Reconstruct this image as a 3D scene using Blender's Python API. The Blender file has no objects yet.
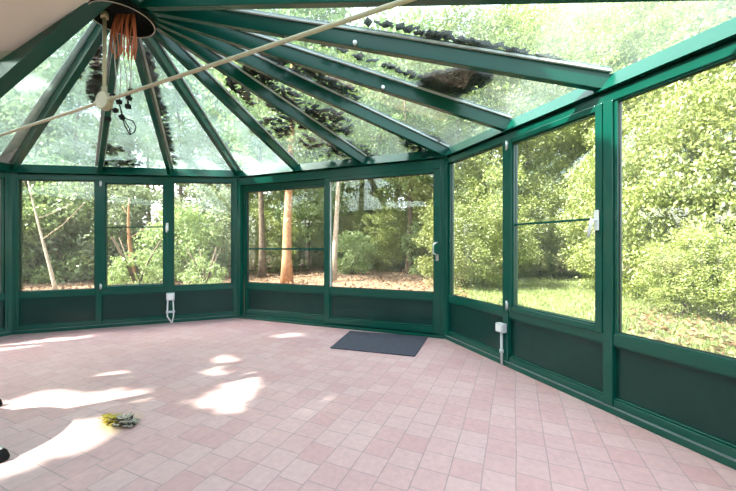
import bpy, bmesh, math, random
import numpy as np
from mathutils import Vector, Matrix

random.seed(7)
scn = bpy.context.scene
COL = scn.collection
F, CX, CY, EYE = 338.0, 368.0, 247.0, 1.16      # focal length in pixels, principal column, horizon row, eye height
GROUND = -0.14

# ------------------------------------------------------------------ helpers
class MB:
    """collects boxes, tubes, discs ... and links them as one mesh object"""
    def __init__(s):
        s.v, s.f, s.smooth = [], [], []
    def add(s, verts, faces, smooth=False):
        k = len(s.v)
        s.v += [tuple(p) for p in verts]
        s.f += [tuple(i + k for i in f) for f in faces]
        s.smooth += [smooth] * len(faces)
    def hexa(s, p):      # 8 points: bottom loop 0-3, top loop 4-7
        s.add(p, [(3, 2, 1, 0), (4, 5, 6, 7), (0, 1, 5, 4), (1, 2, 6, 5), (2, 3, 7, 6), (3, 0, 4, 7)])
    def box(s, c, d):
        x, y, z = c; a, b, e = d[0] / 2, d[1] / 2, d[2] / 2
        s.hexa([(x-a, y-b, z-e), (x+a, y-b, z-e), (x+a, y+b, z-e), (x-a, y+b, z-e),
                (x-a, y-b, z+e), (x+a, y-b, z+e), (x+a, y+b, z+e), (x-a, y+b, z+e)])
    def tube(s, pts, r, n=8, caps=True):
        pts = [Vector(p) for p in pts]
        rs = r if isinstance(r, (list, tuple)) else [r] * len(pts)
        verts, faces = [], []
        prev = None
        for i, p in enumerate(pts):
            t = (pts[min(i+1, len(pts)-1)] - pts[max(i-1, 0)]).normalized()
            if prev is None:
                a = Vector((0, 0, 1)) if abs(t.z) < .9 else Vector((1, 0, 0))
                u = t.cross(a).normalized()
            else:
                u = (prev - t * prev.dot(t)).normalized()
            prev = u
            w = t.cross(u)
            for k in range(n):
                q = 2 * math.pi * k / n
                verts.append(p + (u * math.cos(q) + w * math.sin(q)) * rs[i])
        for i in range(len(pts) - 1):
            for k in range(n):
                a, b = i*n + k, i*n + (k+1) % n
                faces.append((a, b, b + n, a + n))
        if caps:
            faces.append(tuple(range(n-1, -1, -1)))
            faces.append(tuple((len(pts)-1)*n + k for k in range(n)))
        s.add(verts, faces, True)
    def disc(s, c, axis, r, h, n=24):
        c = Vector(c); ax = Vector(axis).normalized()
        s.tube([c - ax*h/2, c - ax*(h/2*.999), c + ax*(h/2*.999), c + ax*h/2], [r*.86, r, r, r*.86], n)
    def build(s, name, m, parent=None, bevel=0.0):
        me = bpy.data.meshes.new(name)
        me.from_pydata(s.v, [], s.f)
        me.polygons.foreach_set('use_smooth', s.smooth)
        me.materials.append(m)
        bm = bmesh.new(); bm.from_mesh(me)
        bmesh.ops.recalc_face_normals(bm, faces=bm.faces)
        bm.to_mesh(me); bm.free()
        me.update()
        o = bpy.data.objects.new(name, me)
        COL.objects.link(o)
        if parent is not None:
            o.parent = parent
            o.matrix_parent_inverse = Matrix.Translation(parent.location).inverted() if not parent.parent else Matrix.Translation(parent.matrix_world.translation).inverted()
            if parent.type != 'EMPTY':
                o.matrix_parent_inverse = Matrix.Identity(4)
        if bevel:
            b = o.modifiers.new('bevel', 'BEVEL'); b.width = bevel; b.segments = 2; b.limit_method = 'ANGLE'
        return o

def tag(o, label=None, cat=None, group=None, kind=None):
    if label: o['label'] = label
    if cat: o['category'] = cat
    if group: o['group'] = group
    if kind: o['kind'] = kind
    return o
def empty(name, loc, label, cat, group=None, kind=None):
    o = bpy.data.objects.new(name, None); COL.objects.link(o)
    o.location = loc; o.empty_display_size = .1
    return tag(o, label, cat, group, kind)
def ray(px, py): return Vector(((px - CX) / F, 1.0, (CY - py) / F))
def onfloor(px, py):
    d = F * EYE / (py - CY)
    return ((px - CX) / F * d, d)
def atd(px, py, D):
    r = ray(px, py); return Vector((r.x * D, D, EYE + r.z * D))

# ------------------------------------------------------------------ materials
def mat(name):
    m = bpy.data.materials.new(name); m.use_nodes = True
    nt = m.node_tree; nt.nodes.clear()
    out = nt.nodes.new('ShaderNodeOutputMaterial')
    return m, nt, out
def N(nt, t, **kw):
    n = nt.nodes.new(t)
    for k, v in kw.items():
        if hasattr(n, k) and not k[0].isupper(): setattr(n, k, v)
        else: n.inputs[k.replace('_', ' ')].default_value = v
    return n
def L(nt, a, b): nt.links.new(a, b)
def ramp(nt, fac, stops):
    r = nt.nodes.new('ShaderNodeValToRGB')
    e = r.color_ramp.elements
    while len(e) < len(stops): e.new(.5)
    for el, (p, c) in zip(e, stops):
        el.position = p; el.color = (*c, 1) if len(c) == 3 else c
    L(nt, fac, r.inputs['Fac'])
    return r.outputs['Color']
def objcoord(nt, scale=(1, 1, 1), rot=(0, 0, 0), loc=(0, 0, 0)):
    t = nt.nodes.new('ShaderNodeTexCoord'); mp = nt.nodes.new('ShaderNodeMapping')
    mp.inputs['Scale'].default_value = scale; mp.inputs['Rotation'].default_value = rot; mp.inputs['Location'].default_value = loc
    L(nt, t.outputs['Object'], mp.inputs['Vector'])
    return mp.outputs['Vector']
def noise(nt, vec, scale, detail=4, rough=.55):
    n = N(nt, 'ShaderNodeTexNoise', Scale=scale, Detail=detail, Roughness=rough)
    L(nt, vec, n.inputs['Vector']); return n.outputs['Fac']
def simple(name, c, rough=.5, metal=0.0, var=.15, nscale=8, bump=0.0, bscale=60, spec=.5):
    m, nt, out = mat(name)
    b = N(nt, 'ShaderNodeBsdfPrincipled', Roughness=rough, Metallic=metal)
    b.inputs['Specular IOR Level'].default_value = spec
    v = objcoord(nt)
    col = ramp(nt, noise(nt, v, nscale), [(.3, tuple(x*(1-var) for x in c)), (.7, tuple(min(1, x*(1+var)) for x in c))])
    L(nt, col, b.inputs['Base Color'])
    if bump:
        bp = N(nt, 'ShaderNodeBump', Strength=bump, Distance=.01)
        L(nt, noise(nt, v, bscale), bp.inputs['Height']); L(nt, bp.outputs['Normal'], b.inputs['Normal'])
    L(nt, b.outputs['BSDF'], out.inputs['Surface'])
    return m

M = {}
M['paint'] = simple('green_paint', (.002, .068, .049), .24, var=.08, nscale=3, spec=.4)
M['panel'] = simple('green_panel', (.0026, .034, .028), .3, var=.14, nscale=2.5, spec=.35)
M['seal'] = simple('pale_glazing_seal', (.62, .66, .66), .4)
M['gasket'] = simple('black_gasket', (.010, .016, .015), .6)
M['white_plastic'] = simple('white_plastic', (.78, .79, .80), .35, var=.03)
M['grey_plastic'] = simple('grey_plastic', (.55, .57, .60), .4, var=.05)
M['strip'] = simple('grey_strip', (.13, .16, .17), .4)
M['steel'] = simple('steel', (.62, .63, .64), .28, 1.0, var=.05)
M['rod'] = simple('beige_lacquer', (.47, .40, .28), .4, var=.08)
M['plaster'] = simple('white_plaster', (.70, .665, .635), .85, var=.04, nscale=2)
M['hub'] = simple('black_green_metal', (.004, .006, .006), .7, spec=.2)
M['copper'] = simple('orange_red_insulation', (.50, .115, .045), .45)
M['wire'] = simple('pale_wire', (.50, .46, .41), .45)
M['black'] = simple('black_plastic', (.004, .004, .005), .7, spec=.2)
M['dark_metal'] = simple('dark_grey_metal', (.03, .03, .035), .4, .4)
M['moss'] = simple('dark_damp_moss', (.038, .036, .030), .9, var=.4, nscale=20)
M['dead'] = simple('dry_brown_leaf', (.20, .115, .055), .8, var=.4, nscale=5)
M['grey_leaf'] = simple('curled_grey_leaf', (.50, .46, .38), .8, var=.35, nscale=30)
M['yellow_leaf'] = simple('yellow_green_leaf', (.50, .38, .06), .7, var=.3, nscale=30)

def glass(name, film, tint=(1, 1, 1), milky=None, spots=0.0):
    m, nt, out = mat(name)
    tr = N(nt, 'ShaderNodeBsdfTransparent'); tr.inputs['Color'].default_value = (*tint, 1)
    gl = N(nt, 'ShaderNodeBsdfGlossy', Roughness=.015); gl.inputs['Color'].default_value = (1, 1, 1, 1)
    lw = N(nt, 'ShaderNodeLayerWeight', Blend=.5)          # Schlick reflectance, the same from both sides of the pane
    pw = N(nt, 'ShaderNodeMath', operation='POWER'); pw.inputs[1].default_value = 5.0; L(nt, lw.outputs['Facing'], pw.inputs[0])
    fr = N(nt, 'ShaderNodeMath', operation='MULTIPLY_ADD'); fr.inputs[1].default_value = .9; fr.inputs[2].default_value = .035
    L(nt, pw.outputs[0], fr.inputs[0])
    mx = nt.nodes.new('ShaderNodeMixShader')
    L(nt, fr.outputs[0], mx.inputs[0]); L(nt, tr.outputs[0], mx.inputs[1]); L(nt, gl.outputs[0], mx.inputs[2])
    v = objcoord(nt)
    di = N(nt, 'ShaderNodeBsdfDiffuse'); tl = N(nt, 'ShaderNodeBsdfTranslucent')
    c = milky or (.8, .82, .8)
    di.inputs['Color'].default_value = (*c, 1); tl.inputs['Color'].default_value = (*c, 1)
    dm = nt.nodes.new('ShaderNodeMixShader'); dm.inputs[0].default_value = .75
    L(nt, di.outputs[0], dm.inputs[1]); L(nt, tl.outputs[0], dm.inputs[2])
    n1 = ramp(nt, noise(nt, v, 2.2, 6, .6), [(.3, (film*.35,)*3), (.72, (film*1.7,)*3)])
    mm = nt.nodes.new('ShaderNodeMixShader')
    L(nt, n1, mm.inputs[0]); L(nt, mx.outputs[0], mm.inputs[1]); L(nt, dm.outputs[0], mm.inputs[2])
    L(nt, mm.outputs[0], out.inputs['Surface'])
    return m
M['glass'] = glass('window_glass', .018, (.96, .985, .97))
M['roofglass'] = glass('dirty_roof_glass', .055, (.88, .96, .92), (.72, .80, .77))
M['hazyglass'] = glass('hazy_roof_glass', .19, (.82, .93, .89), (.66, .78, .74))

def floor_mat():
    m, nt, out = mat('pink_clay_tiles')
    b = N(nt, 'ShaderNodeBsdfPrincipled', Roughness=.42)
    v = objcoord(nt, rot=(0, 0, math.radians(-66.4)))
    wob = N(nt, 'ShaderNodeTexNoise', Scale=1.6, Detail=2)
    L(nt, v, wob.inputs['Vector'])
    sub = N(nt, 'ShaderNodeVectorMath', operation='SUBTRACT'); sub.inputs[1].default_value = (.5, .5, .5)
    L(nt, wob.outputs['Color'], sub.inputs[0])
    sc = N(nt, 'ShaderNodeVectorMath', operation='SCALE'); sc.inputs['Scale'].default_value = .022
    L(nt, sub.outputs[0], sc.inputs[0])
    ad = N(nt, 'ShaderNodeVectorMath', operation='ADD'); L(nt, v, ad.inputs[0]); L(nt, sc.outputs[0], ad.inputs[1])
    br = nt.nodes.new('ShaderNodeTexBrick')
    br.offset = .22; br.offset_frequency = 3; br.squash = 1.0
    for k, x in (('Scale', 1.0), ('Mortar Size', .0032), ('Mortar Smooth', .35), ('Bias', .1), ('Brick Width', .158), ('Row Height', .158)):
        br.inputs[k].default_value = x
    br.inputs['Color1'].default_value = (.54, .31, .315, 1)
    br.inputs['Color2'].default_value = (.585, .385, .392, 1)
    br.inputs['Mortar'].default_value = (.37, .265, .265, 1)
    L(nt, ad.outputs[0], br.inputs['Vector'])
    cl = ramp(nt, noise(nt, v, 26, 5, .65), [(.25, (.86, .86, .86)), (.75, (1.08, 1.06, 1.05))])
    cl2 = ramp(nt, noise(nt, v, 1.1, 3), [(.3, (.93, .92, .94)), (.7, (1.06, 1.06, 1.03))])
    mu = N(nt, 'ShaderNodeMixRGB', blend_type='MULTIPLY', Fac=1.0); L(nt, br.outputs['Color'], mu.inputs[1]); L(nt, cl, mu.inputs[2])
    mu2 = N(nt, 'ShaderNodeMixRGB', blend_type='MULTIPLY', Fac=1.0); L(nt, mu.outputs[0], mu2.inputs[1]); L(nt, cl2, mu2.inputs[2])
    # yellowish moss stain round the leaf clump, a mark of its own shape
    t = nt.nodes.new('ShaderNodeTexCoord')
    sx, sy = onfloor(112, 424)
    mp = N(nt, 'ShaderNodeVectorMath', operation='DISTANCE'); mp.inputs[1].default_value = (sx, sy, 0)
    L(nt, t.outputs['Object'], mp.inputs[0])
    nn = N(nt, 'ShaderNodeMath', operation='MULTIPLY_ADD'); nn.inputs[1].default_value = .10
    L(nt, noise(nt, t.outputs['Object'], 14, 4), nn.inputs[0]); L(nt, mp.outputs['Value'], nn.inputs[2])
    st = ramp(nt, nn.outputs[0], [(.07, (.85,)*3), (.24, (0, 0, 0))])
    mu3 = N(nt, 'ShaderNodeMixRGB', blend_type='MIX'); mu3.inputs[2].default_value = (.40, .31, .09, 1)
    L(nt, st, mu3.inputs[0]); L(nt, mu2.outputs[0], mu3.inputs[1])
    L(nt, mu3.outputs[0], b.inputs['Base Color'])
    rr = ramp(nt, noise(nt, v, 9, 4), [(.3, (.34,)*3), (.7, (.55,)*3)])
    L(nt, rr, b.inputs['Roughness'])
    inv = N(nt, 'ShaderNodeMath', operation='SUBTRACT'); inv.inputs[0].default_value = 1.0
    L(nt, br.outputs['Fac'], inv.inputs[1])
    am = N(nt, 'ShaderNodeMath', operation='MULTIPLY_ADD'); am.inputs[1].default_value = .25
    L(nt, noise(nt, v, 40, 4), am.inputs[0]); L(nt, inv.outputs[0], am.inputs[2])
    bp = N(nt, 'ShaderNodeBump', Strength=.45, Distance=.004)
    L(nt, am.outputs[0], bp.inputs['Height']); L(nt, bp.outputs['Normal'], b.inputs['Normal'])
    L(nt, b.outputs['BSDF'], out.inputs['Surface'])
    return m
M['floor'] = floor_mat()

def mat_doormat():
    m, nt, out = mat('blue_grey_ribbed_mat')
    b = N(nt, 'ShaderNodeBsdfPrincipled', Roughness=.95)
    v = objcoord(nt, rot=(0, 0, math.radians(22)))
    w = N(nt, 'ShaderNodeTexWave', Scale=16.0, Distortion=1.5, Detail=2)
    L(nt, v, w.inputs['Vector'])
    c = ramp(nt, w.outputs['Fac'], [(.2, (.022, .024, .038)), (.8, (.070, .072, .098))])
    mu = N(nt, 'ShaderNodeMixRGB', blend_type='MULTIPLY', Fac=1.0)
    L(nt, c, mu.inputs[1]); L(nt, ramp(nt, noise(nt, v, 50), [(.3, (.6,)*3), (.7, (1.3,)*3)]), mu.inputs[2])
    L(nt, mu.outputs[0], b.inputs['Base Color'])
    bp = N(nt, 'ShaderNodeBump', Strength=.5, Distance=.004); L(nt, w.outputs['Fac'], bp.inputs['Height']); L(nt, bp.outputs['Normal'], b.inputs['Normal'])
    L(nt, b.outputs['BSDF'], out.inputs['Surface']); return m
M['mat'] = mat_doormat()

def leaf_mat(name, dark, light, trans=.38):
    m, nt, out = mat(name)
    v = objcoord(nt)
    oi = nt.nodes.new('ShaderNodeObjectInfo')
    wn = N(nt, 'ShaderNodeTexNoise', Scale=5.0, Detail=6, Roughness=.8)
    L(nt, v, wn.inputs['Vector'])
    c = ramp(nt, wn.outputs['Fac'], [(.32, dark), (.68, light)])
    hs = N(nt, 'ShaderNodeHueSaturation')
    mr = N(nt, 'ShaderNodeMapRange'); mr.inputs['To Min'].default_value = .8; mr.inputs['To Max'].default_value = 1.2
    L(nt, oi.outputs['Random'], mr.inputs['Value']); L(nt, mr.outputs[0], hs.inputs['Value']); L(nt, c, hs.inputs['Color'])
    d = N(nt, 'ShaderNodeBsdfDiffuse'); t = N(nt, 'ShaderNodeBsdfTranslucent')
    g = N(nt, 'ShaderNodeBsdfGlossy', Roughness=.45); g.inputs['Color'].default_value = (1, 1, 1, 1)
    L(nt, hs.outputs[0], d.inputs['Color']); L(nt, hs.outputs[0], t.inputs['Color'])
    m1 = nt.nodes.new('ShaderNodeMixShader'); m1.inputs[0].default_value = trans
    L(nt, d.outputs[0], m1.inputs[1]); L(nt, t.outputs[0], m1.inputs[2])
    m2 = nt.nodes.new('ShaderNodeMixShader'); m2.inputs[0].default_value = .05
    L(nt, m1.outputs[0], m2.inputs[1]); L(nt, g.outputs[0], m2.inputs[2])
    L(nt, m2.outputs[0], out.inputs['Surface']); return m
M['leaf_mid'] = leaf_mat('mid_green_leaves', (.15, .23, .07), (.40, .50, .20), .45)
M['leaf_grey'] = leaf_mat('grey_green_leaves', (.17, .23, .11), (.43, .50, .29), .45)
M['leaf_yellow'] = leaf_mat('yellow_green_leaves', (.15, .20, .035), (.40, .44, .13))
M['grass'] = leaf_mat('short_grass', (.07, .10, .02), (.20, .235, .07), .3)
M['bark'] = simple('brown_bark', (.13, .095, .065), .9, var=.45, nscale=9, bump=.6, bscale=18)
M['bark_pale'] = simple('pale_bark', (.42, .34, .26), .9, var=.3, nscale=8, bump=.5, bscale=18)
M['bark_red'] = simple('reddish_bark', (.40, .20, .10), .9, var=.3, nscale=8, bump=.5, bscale=18)

def ground_mat():
    m, nt, out = mat('woodland_ground')
    b = N(nt, 'ShaderNodeBsdfPrincipled', Roughness=.95)
    v = objcoord(nt)
    lit = ramp(nt, noise(nt, v, 7, 8, .75), [(.32, (.075, .045, .028)), (.5, (.21, .13, .08)), (.7, (.38, .26, .17))])
    grs = ramp(nt, noise(nt, v, 9, 6, .7), [(.3, (.11, .15, .035)), (.7, (.22, .25, .085))])
    sx = nt.nodes.new('ShaderNodeSeparateXYZ'); L(nt, v, sx.inputs[0])
    # lawn lies to the right of the sliding door, leaf litter under the wood to the left
    a = N(nt, 'ShaderNodeMath', operation='MULTIPLY_ADD'); a.inputs[1].default_value = -.16
    L(nt, sx.outputs['Y'], a.inputs[0]); L(nt, sx.outputs['X'], a.inputs[2])
    n2 = N(nt, 'ShaderNodeMath', operation='MULTIPLY_ADD'); n2.inputs[1].default_value = 2.5
    L(nt, noise(nt, v, .7, 5), n2.inputs[0]); L(nt, a.outputs[0], n2.inputs[2])
    mr = N(nt, 'ShaderNodeMapRange'); mr.inputs['From Min'].default_value = 1.2; mr.inputs['From Max'].default_value = 2.6
    L(nt, n2.outputs[0], mr.inputs['Value'])
    mx = N(nt, 'ShaderNodeMixRGB'); L(nt, mr.outputs[0], mx.inputs[0]); L(nt, lit, mx.inputs[1]); L(nt, grs, mx.inputs[2])
    L(nt, mx.outputs[0], b.inputs['Base Color'])
    bp = N(nt, 'ShaderNodeBump', Strength=.8, Distance=.05); L(nt, noise(nt, v, 14, 6), bp.inputs['Height']); L(nt, bp.outputs['Normal'], b.inputs['Normal'])
    L(nt, b.outputs['BSDF'], out.inputs['Surface']); return m
M['ground'] = ground_mat()
M['gravel'] = simple('pale_gravel', (.15, .135, .105), .95, var=.35, nscale=40, bump=.8, bscale=50)

# ------------------------------------------------------------------ plan of the conservatory
def V2(x, y): return Vector((x, y))
dS = V2(.3746, .9272); dL = V2(.9205, .3907); dC = V2(.9272, -.3746); dR = V2(.3502, -.9367); dQ = V2(-.415, -.91)
P0 = V2(-4.741, 4.502); P1 = V2(-2.154, 5.600); P2 = V2(1.007, 4.323)
PS = P0 - dS * 3.4
dL = (P1 - P0).normalized(); dC = (P2 - P1).normalized()
P5 = P2 + dR * 3.05; P6 = P5 + dQ * 2.9
HUB = Vector((-2.14, 2.945, 3.18))

class Facet:
    def __init__(s, a, b, s0, s1):
        s.a, s.b = a, b; s.len = (b - a).length; s.d = (b - a).normalized()
        s.n = Vector((s.d.y, -s.d.x)); s.s0, s.s1 = s0, s1
    def p(s, t, z, o=0.0):
        k = s.s0 + (s.s1 - s.s0) * max(0, min(1, t / s.len))
        zz = z if z <= .575 else .575 + (z - .575) * k
        q = s.a + s.d * t + s.n * o
        return Vector((q.x, q.y, zz))
    def box(s, mb, t0, t1, z0, z1, o0, o1):
        mb.hexa([s.p(t0, z0, o0), s.p(t1, z0, o0), s.p(t1, z0, o1), s.p(t0, z0, o1),
                 s.p(t0, z1, o0), s.p(t1, z1, o0), s.p(t1, z1, o1), s.p(t0, z1, o1)])
    def ring(s, mb, t0, t1, z0, z1, w, o0, o1, wb=None, wt=None):
        wb = wb or w; wt = wt or w
        s.box(mb, t0, t0 + w, z0, z1, o0, o1); s.box(mb, t1 - w, t1, z0, z1, o0, o1)
        s.box(mb, t0 + w, t1 - w, z0, z0 + wb, o0, o1); s.box(mb, t0 + w, t1 - w, z1 - wt, z1, o0, o1)
FS = Facet(PS, P0, .905, .905); FL = Facet(P0, P1, .905, 1.0); FC = Facet(P1, P2, 1.0, .995)
FR = Facet(P2, P5, .995, .970); FQ = Facet(P5, P6, .970, .970); FH = Facet(P6, PS, .970, .905)
ZH = 2.285    # top of the wall heads

# ------------------------------------------------------------------ floor and ground
base_poly = [PS, P0, P1, P2, P5, P6]
mb = MB()
cen = V2(sum(p.x for p in base_poly) / 6, sum(p.y for p in base_poly) / 6)
out = [p + (p - cen).normalized() * .06 for p in base_poly]
n = len(out)
mb.add([(p.x, p.y, -.20) for p in out] + [(p.x, p.y, 0) for p in out],
       [tuple(range(n)), tuple(range(2*n-1, n-1, -1))] + [(i, (i+1) % n, n + (i+1) % n, n + i) for i in range(n)])
tag(mb.build('floor', M['floor']), 'pink square clay tile floor of the conservatory', 'floor', kind='structure')
mb = MB()
G = 44; rng = np.random.default_rng(3)
gv, gf = [], []
for j in range(G + 1):
    for i in range(G + 1):
        x = -40 + 90 * i / G; y = -25 + 85 * j / G
        inside = (x + 1) ** 2 + (y - 2.5) ** 2 < 9 ** 2
        gv.append((x, y, GROUND - .03 + (0 if inside else float(rng.normal(0, .05)))))
for j in range(G):
    for i in range(G):
        a = j * (G + 1) + i; gf.append((a, a + 1, a + G + 2, a + G + 1))
mb.add(gv, gf, True)
tag(mb.build('ground', M['ground']), 'woodland ground of leaf litter and lawn outside the glass', 'ground', kind='structure')

# ------------------------------------------------------------------ walls
WALL = {}
def wall(name, f, label):
    m = f.p(f.len / 2, 0)
    w = empty(name, m, label, 'wall', kind='structure'); WALL[name] = w
    return w
def rails(w, f, ts, hw=.045, panels=True, t_a=.07, t_b=None):
    """bottom rail, sill rail, head rail, mullions and lower panels of one glazed wall; ts = mullion positions"""
    t_b = t_b if t_b is not None else f.len - .07
    k = MB(); f.box(k, t_a-.05, t_b+.05, 0, .045, -.05, .055); f.box(k, t_a-.05, t_b+.05, .045, .10, -.045, .035); f.box(k, t_a, t_b, .10, .112, -.02, .022)
    k.build('bottom_rail', M['paint'], w, .004)
    k = MB(); f.box(k, t_a-.03, t_b+.03, .0445, .049, .035, .054); o = k.build('highlight_strip', M['strip'], w); o['label'] = 'grey strip painted as the highlight along the kick rail'  # thin pale strip paints the highlight on the kick rail's top edge
    k = MB(); f.box(k, t_a-.05, t_b+.05, .475, .555, -.045, .035); f.box(k, t_a-.02, t_b+.02, .462, .475, -.03, .022)
    k.build('sill_rail', M['paint'], w, .004)
    k = MB(); f.box(k, t_a-.05, t_b+.05, 2.215, ZH, -.045, .04); f.box(k, t_a-.05, t_b+.05, ZH, ZH+.02, -.04, .012)
    k.build('head_rail', M['paint'], w, .004)
    for t in ts:
        k = MB(); f.box(k, t-hw, t+hw, .0, 2.22, -.045, .045); k.build('mullion', M['paint'], w, .005)
    ed = [t_a - .02] + list(ts) + [t_b + .02]
    if panels:
        for a, b in zip(ed[:-1], ed[1:]):
            k = MB(); f.box(k, a, b, .09, .48, -.018, .004); k.build('lower_panel', M['panel'], w)
def window(name, f, t0, t1, label, sash=False, bar=None, handle=None, hinge=None, z0=.545, z1=2.225):
    """one glazed light between mullions; an opening light has a sash set a little proud"""
    w = empty(name, f.p((t0+t1)/2, z0), label, 'window', kind='structure')
    if sash:
        k = MB(); f.ring(k, t0, t1, z0, z1, .05, -.025, .052); f.ring(k, t0+.05, t1-.05, z0+.05, z1-.05, .012, -.02, .036)
        k.build('sash', M['paint'], w, .005); g = .056
    else:
        k = MB(); f.ring(k, t0, t1, z0, z1, .022, -.02, .03); k.build('frame', M['paint'], w, .004); g = .02
    k = MB(); f.ring(k, t0+g, t1-g, z0+g, z1-g, .007, .0, .014); k.build('glazing_bead', M['gasket'], w)
    k = MB(); f.box(k, t0+g, t1-g, z0+g, z1-g, -.002, .004); k.build('pane', M['glass'], w)
    if bar is not None:
        k = MB(); f.box(k, t0+g, t1-g, bar-.009, bar+.009, -.012, .016); k.build('glazing_bar', M['paint'], w)
    if hinge is not None:
        for zz in (z0 + .05, z1 - .06):
            k = MB(); k.tube([f.p(hinge, zz-.045, .06), f.p(hinge, zz+.045, .06)], .009, 10); f.box(k, hinge-.014, hinge+.014, zz-.03, zz+.03, .045, .056)
            o = k.build('hinge', M['steel'], w); o['label'] = 'bright steel hinge'
    if handle is not None:
        t, z, big = handle
        k = MB(); h = .075 if big else .06
        f.box(k, t-.017, t+.017, z-h, z+h, .055, .068); hp = k.build('handle_plate', M['white_plastic'], w, .006); hp['label'] = 'white window handle backplate'
        k = MB(); a = f.p(t, z, .068); b = f.p(t, z, .105); dd = -1 if big else 0
        k.tube([a, b], .011, 10)
        k.tube([f.p(t, z+.012, .106), f.p(t+dd*.012, z-.05, .112), f.p(t+dd*.03, z-.125 if big else z-.09, .108)], [.012, .013, .010], 10)
        lv = k.build('lever', M['white_plastic'], w); lv['label'] = 'white window lever'
    return w

w = wall('wall_left', FL, 'dark green glazed wall of three windows left of the sliding door')
rails(w, FL, [.945, 1.83], hw=.036)
window('window_1', FL, .065, .915, 'window at the far left with leaning pale trunk outside')
window('window_2', FL, .975, 1.80, 'left opening window with thin glazing bar and white handle', sash=True, bar=1.50, handle=(1.80, 1.50, False), hinge=.975)
window('window_3', FL, 1.862, FL.len-.085, 'left window next to the sliding door corner')

w = wall('wall_back', FC, 'dark green wall holding the double sliding glass door')
k = MB(); FC.box(k, .02, FC.len-.02, 2.17, ZH, -.09, .05); FC.box(k, .02, FC.len-.02, ZH, ZH+.02, -.04, .012); FC.box(k, .06, FC.len/2-.02, 2.10, 2.17, -.09, -.02)
k.build('head_rail', M['paint'], w, .005)
k = MB(); FC.box(k, .02, FC.len-.02, 0, .035, -.10, .075); FC.box(k, .02, FC.len-.02, .035, .055, -.05, .02); k.build('threshold_track', M['paint'], w, .004)
d = empty('door_1', FC.p(FC.len/2, 0), 'green two-leaf sliding glass door behind the doormat', 'door', kind='structure')
def leaf(t0, t1, z1, o0, o1, sw0, sw1, wt, bar=None):
    k = MB(); lf = None
    FC.box(k, t0, t0+sw0, .055, z1, o0, o1); FC.box(k, t1-sw1, t1, .055, z1, o0, o1)
    FC.box(k, t0+sw0, t1-sw1, z1-wt, z1, o0, o1); FC.box(k, t0+sw0, t1-sw1, .055, .125, o0, o1); FC.box(k, t0+sw0, t1-sw1, .475, .575, o0, o1)
    FC.ring(k, t0+sw0, t1-sw1, .125, .475, .02, o0+.01, o1-.012)
    lf = k.build('door_leaf', M['paint'], d, .005)
    k = MB(); FC.box(k, t0+sw0+.01, t1-sw1-.01, .13, .47, o0+.02, o1-.03); k.build('lower_panel', M['panel'], lf)
    m = (o0 + o1) / 2
    k = MB(); FC.box(k, t0+sw0, t1-sw1, .575, z1-wt, m-.003, m+.003); k.build('pane', M['glass'], lf)
    k = MB(); FC.ring(k, t0+sw0, t1-sw1, .575, z1-wt, .009, m-.01, m+.014); k.build('glazing_bead', M['gasket'], lf)
    if bar:
        k = MB(); FC.box(k, t0+sw0, t1-sw1, bar-.016, bar+.016, m-.016, m+.018); k.build('glazing_bar', M['paint'], lf)
    return lf
lf1 = leaf(.10, 1.72, 2.14, -.085, -.03, .055, .08, .075, bar=1.13)
lf2 = leaf(1.645, FC.len-.065, 2.19, -.015, .045, .085, .092, .07)
k = MB(); FC.box(k, 1.735, 1.752, .58, 2.115, .012, .03); o = k.build('brush_seal', M['seal'], lf2); o['label'] = 'pale strip along the meeting stile'
k = MB()
th, zh = FC.len - .112, 1.135
k.tube([FC.p(th, zh+.085, .045), FC.p(th, zh+.085, .085), FC.p(th-.04, zh+.06, .10), FC.p(th-.045, zh-.05, .10), FC.p(th, zh-.075, .085), FC.p(th, zh-.075, .045)], .011, 10)
FC.box(k, th-.02, th+.015, zh-.15, zh-.07, .045, .055); k.disc(FC.p(th, zh-.13, .06), (FC.n.x, FC.n.y, 0), .013, .02, 14)
o = k.build('door_handle', M['steel'], lf2); o['label'] = 'steel bow handle with lock'

w = wall('wall_right', FR, 'dark green glazed wall of three windows right of the sliding door')
rails(w, FR, [1.074, 2.058], hw=.034)
window('window_4', FR, .10, 1.04, 'narrow-looking right window beside the door corner')
window('window_5', FR, 1.108, 2.022, 'right opening window with glazing bar and white lever handle', sash=True, bar=1.385, handle=(1.992, 1.37, True), hinge=1.105)
window('window_6', FR, 2.094, FR.len-.09, 'largest window at right edge with bright bushes outside')
w = wall('wall_far_left', FS, 'glazed green wall turning back at the far left edge')
rails(w, FS, [1.1, 2.4])
window('window_7', FS, 2.445, FS.len-.09, 'sliver of window at the far left edge')
window('window_8', FS, 1.145, 2.355, 'second window from the corner on far left wall')
window('window_9', FS, .09, 1.055, 'window of the far left wall next to the house')
w = wall('wall_near_right', FQ, 'glazed green wall behind the camera on the right')
rails(w, FQ, [1.45])
window('window_10', FQ, .09, 1.405, 'first window of the near right wall')
window('window_11', FQ, 1.495, FQ.len-.09, 'second window of the near right wall')
k = MB(); FH.box(k, 0, FH.len, -.1, 2.45, -.16, -.02)
tag(k.build('wall_house', M['plaster']), 'white plaster house wall behind the camera', 'wall', kind='structure')

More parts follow.
